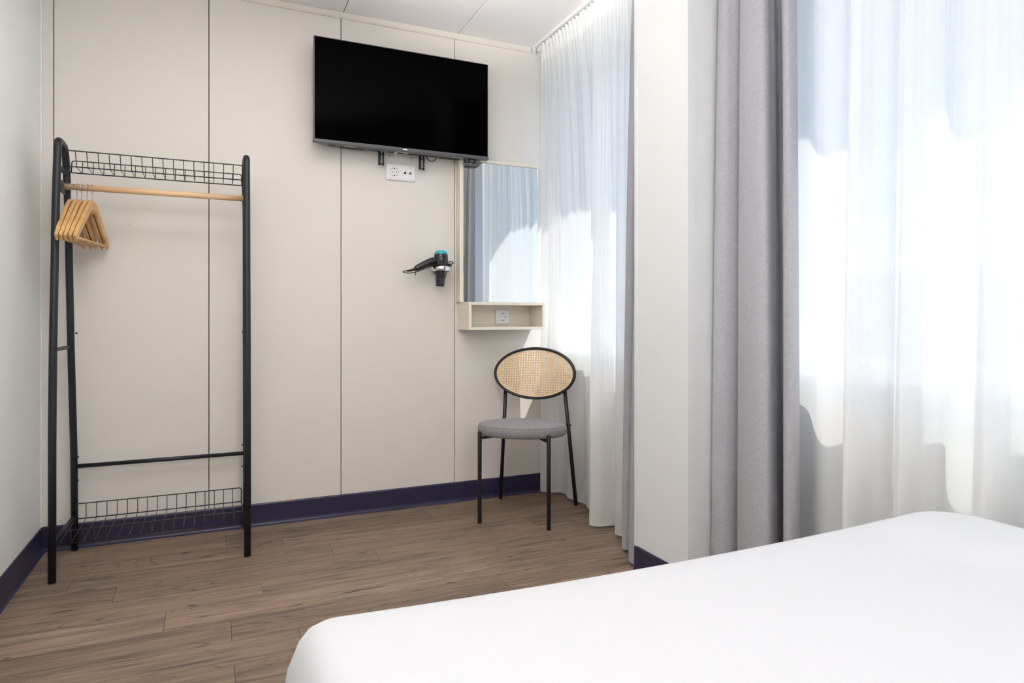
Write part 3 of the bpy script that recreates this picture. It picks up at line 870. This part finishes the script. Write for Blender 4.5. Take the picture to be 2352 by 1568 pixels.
bxp(MB().box(BXA + t_, BXB - t_, YB - 0.012, YB + 0.0005, BZ0 + t_, BZ1 - t_), 'back_panel', M['cream_board'])
ss = thing('wall_socket', 'single white power socket inside the open box shelf', 'socket', (1.452, YB - 0.012, 0.9985))
MB().bbox(-0.0405, 0.0405, -0.011, 0.0005, -0.0405, 0.0405, .005, 3).build('cover_plate', M['white_plastic'], ss)
schuko(ss, 0.0, 0.0, -0.012)

# ------------------------------------------------------------------ hair dryer and its holder
DX, DY = 1.077, 3.300
hol = thing('hair_dryer_holder', 'chrome ring holder fixed to the wall beside the mirror', 'holder', (DX, YB, 1.250))
zr = 0.0
MB().lathe([(0.0465, -0.013), (0.0485, -0.012), (0.0490, 0.0), (0.0485, 0.012), (0.0465, 0.013), (0.0455, 0.012), (0.0455, -0.012), (0.0465, -0.013)], 48, (0, DY - YB, zr), (0, 0, 1), False).build('ring', M['chrome'], hol)
MB().bbox(-0.012, 0.012, -0.034, 0.0005, -0.012, 0.012, .002).build('ring_arm', M['chrome'], hol)
MB().lathe([(0.026, 0), (0.026, 0.005), (0.024, 0.007), (0.0, 0.007)], 32, (0, 0.0005, zr), (0, -1, 0), False).build('wall_rosette', M['chrome'], hol)
MB().lathe([(0.0455, -0.013), (0.0465, 0.013), (0.030, 0.013), (0.030, -0.013), (0.0455, -0.013)], 40, (0, DY - YB, zr), (0, 0, 1), False).build('inner_collar', M['satin_black'], hol)
dry = thing('hair_dryer', 'glossy black hair dryer with teal cap hanging nozzle down', 'hair dryer', (DX, DY, 1.250))
MB().lathe([(0.0, 0.0795), (0.0280, 0.0795), (0.0335, 0.077), (0.0362, 0.070), (0.0378, 0.050), (0.0378, 0.035), (0.0370, 0.016), (0.0340, 0.0), (0.0305, -0.014), (0.0285, -0.035), (0.0262, -0.046)], 40, caps=False).build('barrel', M['gloss_black'], dry)
MB().lathe([(0.0340, 0.0775), (0.0335, 0.085), (0.0280, 0.0925), (0.0180, 0.0965), (0.0, 0.0975)], 40, caps=False).build('rear_cap', M['teal'], dry)
MB().lathe([(0.0250, -0.045), (0.0252, -0.050), (0.0215, -0.088), (0.0205, -0.0905), (0.0175, -0.0905), (0.0185, -0.060)], 32, (0.0, 0, 0), (0.05, 0, 1), caps=False).build('nozzle', M['satin_black'], dry)
MB().lathe([(0.0383, 0.037), (0.0383, 0.0385)], 40, caps=False).build('seam', M['slot'], dry)
hpts = catmull([(-0.018, 0, 0.040), (-0.050, -0.004, 0.036), (-0.090, -0.006, 0.020), (-0.125, -0.006, 0.003), (-0.138, -0.006, -0.004)], 18)
hrad = [0.0235 - 0.0100 * (k / 17) ** 1.1 for k in range(18)]
hnd = MB().tube(hpts, 0.02, 20, radii=hrad).build('handle', M['gloss_black'], dry)
srp = catmull([(-0.136, -0.006, -0.003), (-0.160, -0.006, -0.012), (-0.184, -0.006, -0.016)], 12)
MB().tube(srp, 0.005, 10, radii=[0.0085 - 0.0045 * k / 11 + (0.0008 if k % 2 else 0) for k in range(12)]).build('strain_relief', M['rubber'], hnd)
MB().bbox(-0.028, -0.010, -0.0410, -0.034, 0.020, 0.046, .002).build('switch', M['satin_black'], dry)
cord = [(-0.184, -0.006, -0.016), (-0.200, -0.008, -0.018), (-0.206, -0.014, -0.022), (-0.196, -0.020, -0.027), (-0.160, -0.026, -0.026), (-0.110, -0.036, -0.010), (-0.060, -0.046, 0.010)]
N = 70
for k in range(N):                       # several turns resting on the ring
    a = PI + 0.35 + k / N * 2 * PI * 2.6
    r = 0.0480 + 0.004 * math.sin(k * 0.7)
    cord.append((r * math.cos(a) * 1.06, -r * math.sin(a + PI) * 1.0, 0.0185 + 0.006 * (k / N) + 0.0025 * math.sin(k * 0.41)))
cord += [(0.060, -0.01, 0.028), (0.066, -0.006, 0.036), (0.056, 0.004, 0.041), (0.040, 0.012, 0.036)]
MB().tube(catmull(cord, 320), 0.0024, 8).build('power_cord', M['rubber'], dry)
MB().tube([(-0.143, -0.024, -0.002), (-0.144, -0.027, -0.020), (-0.146, -0.028, -0.040)], 0.0018, 6).build('cable_tie', M['rubber'], dry)

# ------------------------------------------------------------------ chair
AX = Vector((0.664, 0.748)); AX.normalize()          # from the front of the chair to its back
RZ = math.atan2(-AX.x, AX.y)
cc = (1.394, 2.972)
ch = thing('dining_chair', 'black metal chair with oval woven cane back and round grey seat', 'chair', (cc[0], cc[1], 0), RZ)
# local: x to the sitter's left as seen from the front (photo right), y towards the back
prof = []
SR = 0.222
tilt = math.radians(-2.4)
sb = MB()
n = 48
rings = [(0.0, 0.478), (0.10, 0.4775), (0.16, 0.476), (0.195, 0.4725), (0.211, 0.468), (0.2185, 0.462), (0.222, 0.452), (0.2225, 0.438), (0.220, 0.426), (0.212, 0.419), (0.19, 0.416), (0.0, 0.415)]
vs, fs = [], []
for r, z in rings:
    for k in range(n):
        a = 2 * PI * k / n
        x, y = r * math.cos(a), r * math.sin(a)
        vs.append((x, y, z - y * 0.042))
for i in range(len(rings) - 1):
    for k in range(n):
        l = (k + 1) % n
        fs.append((i * n + k, i * n + l, (i + 1) * n + l, (i + 1) * n + k))
seat = sb.add(vs, fs, True).build('seat', M['seat'], ch)
pip = [((SR - 0.0068) * math.cos(2 * PI * k / 64), (SR - 0.0068) * math.sin(2 * PI * k / 64), 0.4655 - (SR - 0.0068) * math.sin(2 * PI * k / 64) * 0.042) for k in range(64)]
MB().tube(pip, 0.0016, 6, closed=True).build('seam_piping', M['seat'], seat)
LR = 0.0100
fx, fy = 0.1725, -0.146
for s in (-1, 1):
    l = MB().lathe([(LR - 0.001, 0.0), (LR, 0.002), (LR, 0.441), (LR - 0.001, 0.4435), (0.0, 0.4435)], 16, (s * fx, fy, 0), (0, 0, 1), False)
    lo_ = l.build('leg', M['black_metal'], ch)
    MB().bbox(s * fx - 0.008, s * fx + 0.008, fy, fy + 0.012, 0.39, 0.40, .001).build('leg_stub', M['black_metal'], lo_)
    MB().tube([(s * fx, fy, 0.412), (s * 0.10, -0.06, 0.414), (s * 0.02, 0.02, 0.414)], 0.0075, 10).build('seat_support', M['black_metal'], ch)
    rf = Vector((s * 0.211, 0.292, 0.0)); rt = Vector((s * 0.163, 0.236, 0.612))
    rl = MB().tube([rf, rf.lerp(rt, 0.5), rt], LR, 16).build('leg', M['black_metal'], ch)
    at_ = rf.lerp(rt, 0.70)
    MB().tube([(s * 0.12, 0.12, 0.412), (s * 0.150, 0.195, 0.418), tuple(at_)], 0.0075, 10).build('seat_support', M['black_metal'], ch)
    MB().lathe([(0.006, 0), (0.006, 0.004), (0.004, 0.006), (0, 0.006)], 12, tuple(at_ + Vector((s * 0.008, 0, 0.0))), (s, 0, 0), False).build('bolt', M['black_metal'], rl)
# oval back
EA, EB, EZ, EY = 0.2175, 0.1325, 0.699, 0.246
lean = math.radians(9)
def back_pt(x, z, off=0.0):
    """x across, z up the panel from its centre; slightly dished and leaning back"""
    y = -0.42 * x * x + off
    return (x, EY + y + z * math.sin(lean) , EZ + z * math.cos(lean))
fr_pts = [back_pt(EA * math.cos(2 * PI * k / 72), EB * math.sin(2 * PI * k / 72)) for k in range(72)]
fb = MB()
for dy_ in (-0.0055, 0.0, 0.0055):                     # flat oval hoop, deeper than it is thick
    fb.tube([(p[0], p[1] + dy_, p[2]) for p in fr_pts], 0.0072, 12, closed=True)
fb.build('back_frame', M['black_metal'], ch)
ia, ib = EA - 0.0090, EB - 0.0090
MB().tube([back_pt(ia * math.cos(2 * PI * k / 72), ib * math.sin(2 * PI * k / 72), -0.004) for k in range(72)], 0.0028, 8, closed=True).build('cane_border', M['cane'], ch)
cane = MB()
P_ = 0.0136
def ribbon(p, d, w, off):
    """strip through p along unit d, clipped to the oval"""
    # ellipse intersection
    A = (d[0] / ia) ** 2 + (d[1] / ib) ** 2
    B = 2 * (p[0] * d[0] / ia ** 2 + p[1] * d[1] / ib ** 2)
    C_ = (p[0] / ia) ** 2 + (p[1] / ib) ** 2 - 1
    D_ = B * B - 4 * A * C_
    if D_ <= 0: return
    t0, t1 = (-B - math.sqrt(D_)) / (2 * A), (-B + math.sqrt(D_)) / (2 * A)
    if t1 - t0 < 0.01: return
    nseg = max(1, int((t1 - t0) * abs(d[0]) / 0.05) + 1)
    nx, ny = -d[1], d[0]
    vs = []
    for k in range(nseg + 1):
        t = t0 + (t1 - t0) * k / nseg
        x, z = p[0] + d[0] * t, p[1] + d[1] * t
        for sgn, o in ((1, off - 0.0005), (-1, off - 0.0005), (-1, off + 0.0005), (1, off + 0.0005)):
            vs.append(back_pt(x + sgn * nx * w / 2, z + sgn * ny * w / 2, o))
    fs = []
    for k in range(nseg):
        for q_ in range(4):
            r_ = (q_ + 1) % 4
            fs.append((k * 4 + q_, k * 4 + r_, (k + 1) * 4 + r_, (k + 1) * 4 + q_))
    cane.add(vs, fs)
for k in range(-17, 18):
    for e in (-0.0017, 0.0017):
        ribbon((k * P_ + e, 0.0), (0, 1), 0.0024, 0.0007)
for k in range(-10, 11):
    for e in (-0.0017, 0.0017):
        ribbon((0.0, k * P_ + e), (1, 0), 0.0024, -0.0004)
r2 = math.sqrt(0.5)
for k in range(-26, 27):
    ribbon(((k + 0.5) * P_, 0.0), (r2, r2), 0.0029, -0.0013)
    ribbon(((k + 0.5) * P_, 0.0), (r2, -r2), 0.0029, -0.0018)
cane.build('cane_panel', M['cane'], ch)

# ------------------------------------------------------------------ curtain rails
RAIL_X0, RAIL_X1 = 1.634, 1.700
def rail(y0, y1, label, glides):
    t = thing('curtain_rail', label, 'curtain rail', ((RAIL_X0 + RAIL_X1) / 2, (y0 + y1) / 2, ZC))
    ox, oy = (RAIL_X0 + RAIL_X1) / 2, (y0 + y1) / 2
    pr = [(RAIL_X0, 0.0005), (RAIL_X0, -0.016), (1.650, -0.016), (1.650, -0.006), (1.657, -0.006), (1.657, -0.016), (1.677, -0.016), (1.677, -0.006), (1.684, -0.006), (1.684, -0.016), (RAIL_X1, -0.016), (RAIL_X1, 0.0005)]
    MB().prism([(x - ox, z) for x, z in pr], y0 - oy, y1 - oy, 'Y').build('track', M['rail'], t)
    for yy in (y0, y1):
        MB().bbox(RAIL_X0 - ox - 0.001, RAIL_X1 - ox + 0.001, yy - oy - 0.003, yy - oy + 0.003, -0.018, 0.0, .001).build('end_cap', M['white_plastic'], t)
    for gx, gy in glides:
        b = MB().bbox(gx - ox - 0.004, gx - ox + 0.004, gy - oy - 0.005, gy - oy + 0.005, -0.026, -0.010, .001)
        b.tube([(gx - ox, gy - oy, -0.024), (gx - ox, gy - oy + 0.004, -0.034), (gx - ox - 0.003, gy - oy, -0.042)], 0.0022, 6)
        b.build('glider', M['white_plastic'], t)
    return t
r1 = rail(PIL_Y1 + 0.004, 3.345, 'white ceiling curtain rail running above the chair', [(1.640, 3.335), (1.654, 3.305), (1.654, 3.285)] + [(1.654, 2.35 + 0.12 * k) for k in range(8)])
rail(YF + 0.01, PIL_Y0 - 0.006, 'white ceiling curtain rail running above the bed', [(1.654, -1.0 + 0.14 * k) for k in range(20)])
cd = catmull([(1.654, 3.285, ZC - 0.04), (1.652, 3.280, ZC - 0.070), (1.632, 3.285, ZC - 0.085), (1.620, 3.290, ZC - 0.115)], 20)
MB().tube([(p.x - 1.667, p.y - (PIL_Y1 + 0.004 + 3.345) / 2, p.z - ZC) for p in cd], 0.0016, 6).build('loose_cord', M['cord'], r1)

# ------------------------------------------------------------------ curtains
def curtain(name, label, cat, group, hem, top_x, top_y0, top_y1, z_bot, z_top, mat, pleats, amp_top, band, band_mat, ns=260, nz=40, power=0.65, hem_h=0.0, hem_mat=None, mid=None, side_hem=False, broad=(6, 0.0), edge=0.0):
    """cloth between a pleated top line and a hem path; everything in world metres, rooted at the hem centre"""
    hs = catmull(hem, ns)
    # resample the hem by arc length
    L = [0.0]
    for a, c in zip(hs[:-1], hs[1:]): L.append(L[-1] + (c - a).length)
    root = thing(name, label, cat, (sum(p[0] for p in hem) / len(hem), sum(p[1] for p in hem) / len(hem), 0), 0, group)
    ox, oy = root.location.x, root.location.y
    cen_x = sum(p.x for p in hs) / ns
    def pt(i, z):
        u = L[i] / L[-1]
        ph = u * pleats * 2 * PI
        sharp = math.sin(ph) + 0.35 * math.sin(2 * ph + 0.6)
        hh = max(0.0, min(1.0, (z_top - z) / (z_top - z_bot)))
        tx = top_x + amp_top * sharp * math.exp(-hh * 13.0) + broad[1] * (1 - math.exp(-hh * 9.0)) * (math.sin(u * 2 * PI * broad[0]) + 0.4 * math.sin(u * 2 * PI * broad[0] * 1.7 + 1.0))
        if edge and u < 0.05: tx -= edge * (1 - u / 0.05)
        ty = top_y0 + (top_y1 - top_y0) * u + 0.004 * math.sin(ph * 2.0)
        h = max(0.0, min(1.0, (z_top - z) / (z_top - z_bot)))
        w = h ** power
        # small pleats die out downwards
        d = math.exp(-h * 5.0)
        bx, by = hs[i].x, hs[i].y
        px = tx * (1 - w) + bx * w
        py = ty * (1 - w) + by * w
        return (px - ox, py - oy, z)
    def sheet(z0, z1, rows, m, nm, parent, off=0.0, i0=0, i1=ns):
        vs, fs = [], []
        for r in range(rows + 1):
            z = z0 + (z1 - z0) * r / rows
            for i in range(i0, i1):
                p = pt(i, z)
                if off:
                    a = Vector(pt(max(i - 1, 0), z)); c = Vector(pt(min(i + 1, ns - 1), z))
                    t = (c - a); nn = Vector((-t.y, t.x, 0)).normalized() * off
                    p = (p[0] + nn.x, p[1] + nn.y, p[2])
                vs.append(p)
        w_ = i1 - i0
        for r in range(rows):
            for i in range(w_ - 1):
                fs.append((r * w_ + i, r * w_ + i + 1, (r + 1) * w_ + i + 1, (r + 1) * w_ + i))
        return MB().add(vs, fs, True).build(nm, m, parent)
    cl = sheet(z_bot, z_top - band if band_mat else z_top, nz, mat, 'cloth', root)
    if band_mat:
        sheet(z_top - band, z_top, 4, band_mat, 'header_tape', root)
    if hem_h:
        sheet(z_bot - 0.001, z_bot + hem_h, 1, hem_mat or mat, 'hem', root, 0.0012)
    if side_hem:
        sheet(z_bot, z_top, nz, hem_mat or mat, 'side_hem', root, 0.0012, ns - 9, ns)
    return root

hemL = [(1.668, 3.318), (1.700, 3.268), (1.755, 3.250), (1.765, 3.200), (1.742, 3.135), (1.752, 3.060), (1.765, 2.990), (1.742, 2.925), (1.755, 2.850), (1.715, 2.740), (1.612, 2.692), (1.640, 2.645), (1.712, 2.628), (1.705, 2.575), (1.650, 2.530), (1.662, 2.480), (1.715, 2.465), (1.705, 2.435)]
curtain('sheer_curtain', 'white sheer curtain hanging from ceiling rail behind the chair', 'curtain', None, hemL, 1.656, 3.262, 2.40, 0.018, ZC - 0.022, M['sheer'], 24, 0.013, 0.085, M['sheer_dense'], ns=420, power=0.6, broad=(8.5, 0.018), edge=0.012, hem_h=0.010, hem_mat=M['sheer_dense'])
hemR = [(1.748, 1.610), (1.738, 1.545), (1.702, 1.480), (1.690, 1.43), (1.700, 1.37), (1.665, 1.340), (1.612, 1.318), (1.625, 1.295), (1.700, 1.282), (1.715, 1.235), (1.660, 1.200), (1.625, 1.183), (1.640, 1.165), (1.710, 1.155), (1.725, 1.10), (1.670, 1.065), (1.612, 1.030), (1.605, 0.985), (1.650, 0.955), (1.722, 0.945), (1.720, 0.90), (1.650, 0.870), (1.615, 0.845), (1.640, 0.815), (1.715, 0.79)]
y = 0.73
k = 0
while y > -1.08:
    hemR += [(1.70, y), (1.63, y - 0.03), (1.615, y - 0.065), (1.66, y - 0.095), (1.72, y - 0.11)]
    y -= 0.17
hemR = [(max(x, 1.646) if yy < 1.25 else x, yy) for x, yy in hemR]
curtain('sheer_curtain', 'white sheer curtain hanging from ceiling rail right beside the bed', 'curtain', None, hemR, 1.664, 1.512, -1.10, 0.018, ZC - 0.022, M['sheer'], 60, 0.013, 0.085, M['sheer_dense'], ns=760, power=0.35, broad=(15.0, 0.018), hem_h=0.010, hem_mat=M['sheer_dense'])
hemG1 = [(1.630, 2.392), (1.600, 2.388), (1.578, 2.365), (1.590, 2.335), (1.650, 2.318), (1.655, 2.285), (1.580, 2.268), (1.530, 2.245), (1.516, 2.205), (1.530, 2.178), (1.600, 2.170), (1.640, 2.175)]
curtain('blackout_curtain', 'grey linen curtain gathered at the pillar on the chair side', 'curtain', 'grey side curtains', hemG1, 1.640, 2.36, 2.17, 0.014, ZC - 0.020, M['curtain'], 7, 0.016, 0.0, None, ns=160, power=0.45, hem_h=0.03, hem_mat=M['curtain_back'])
hemG2 = [(1.680, 1.838), (1.600, 1.834), (1.575, 1.795), (1.590, 1.755), (1.650, 1.735), (1.665, 1.715), (1.605, 1.712), (1.567, 1.660), (1.553, 1.605), (1.555, 1.560), (1.578, 1.538), (1.645, 1.575), (1.708, 1.612), (1.716, 1.600), (1.660, 1.553), (1.606, 1.514), (1.583, 1.494), (1.585, 1.470), (1.612, 1.470), (1.660, 1.500)]
curtain('blackout_curtain', 'grey linen curtain hanging in deep folds between pillar and bed', 'curtain', 'grey side curtains', hemG2, 1.640, 1.826, 1.518, 0.014, ZC - 0.020, M['curtain'], 6, 0.018, 0.0, None, ns=240, power=0.35, hem_h=0.03, hem_mat=M['curtain_back'], side_hem=True)
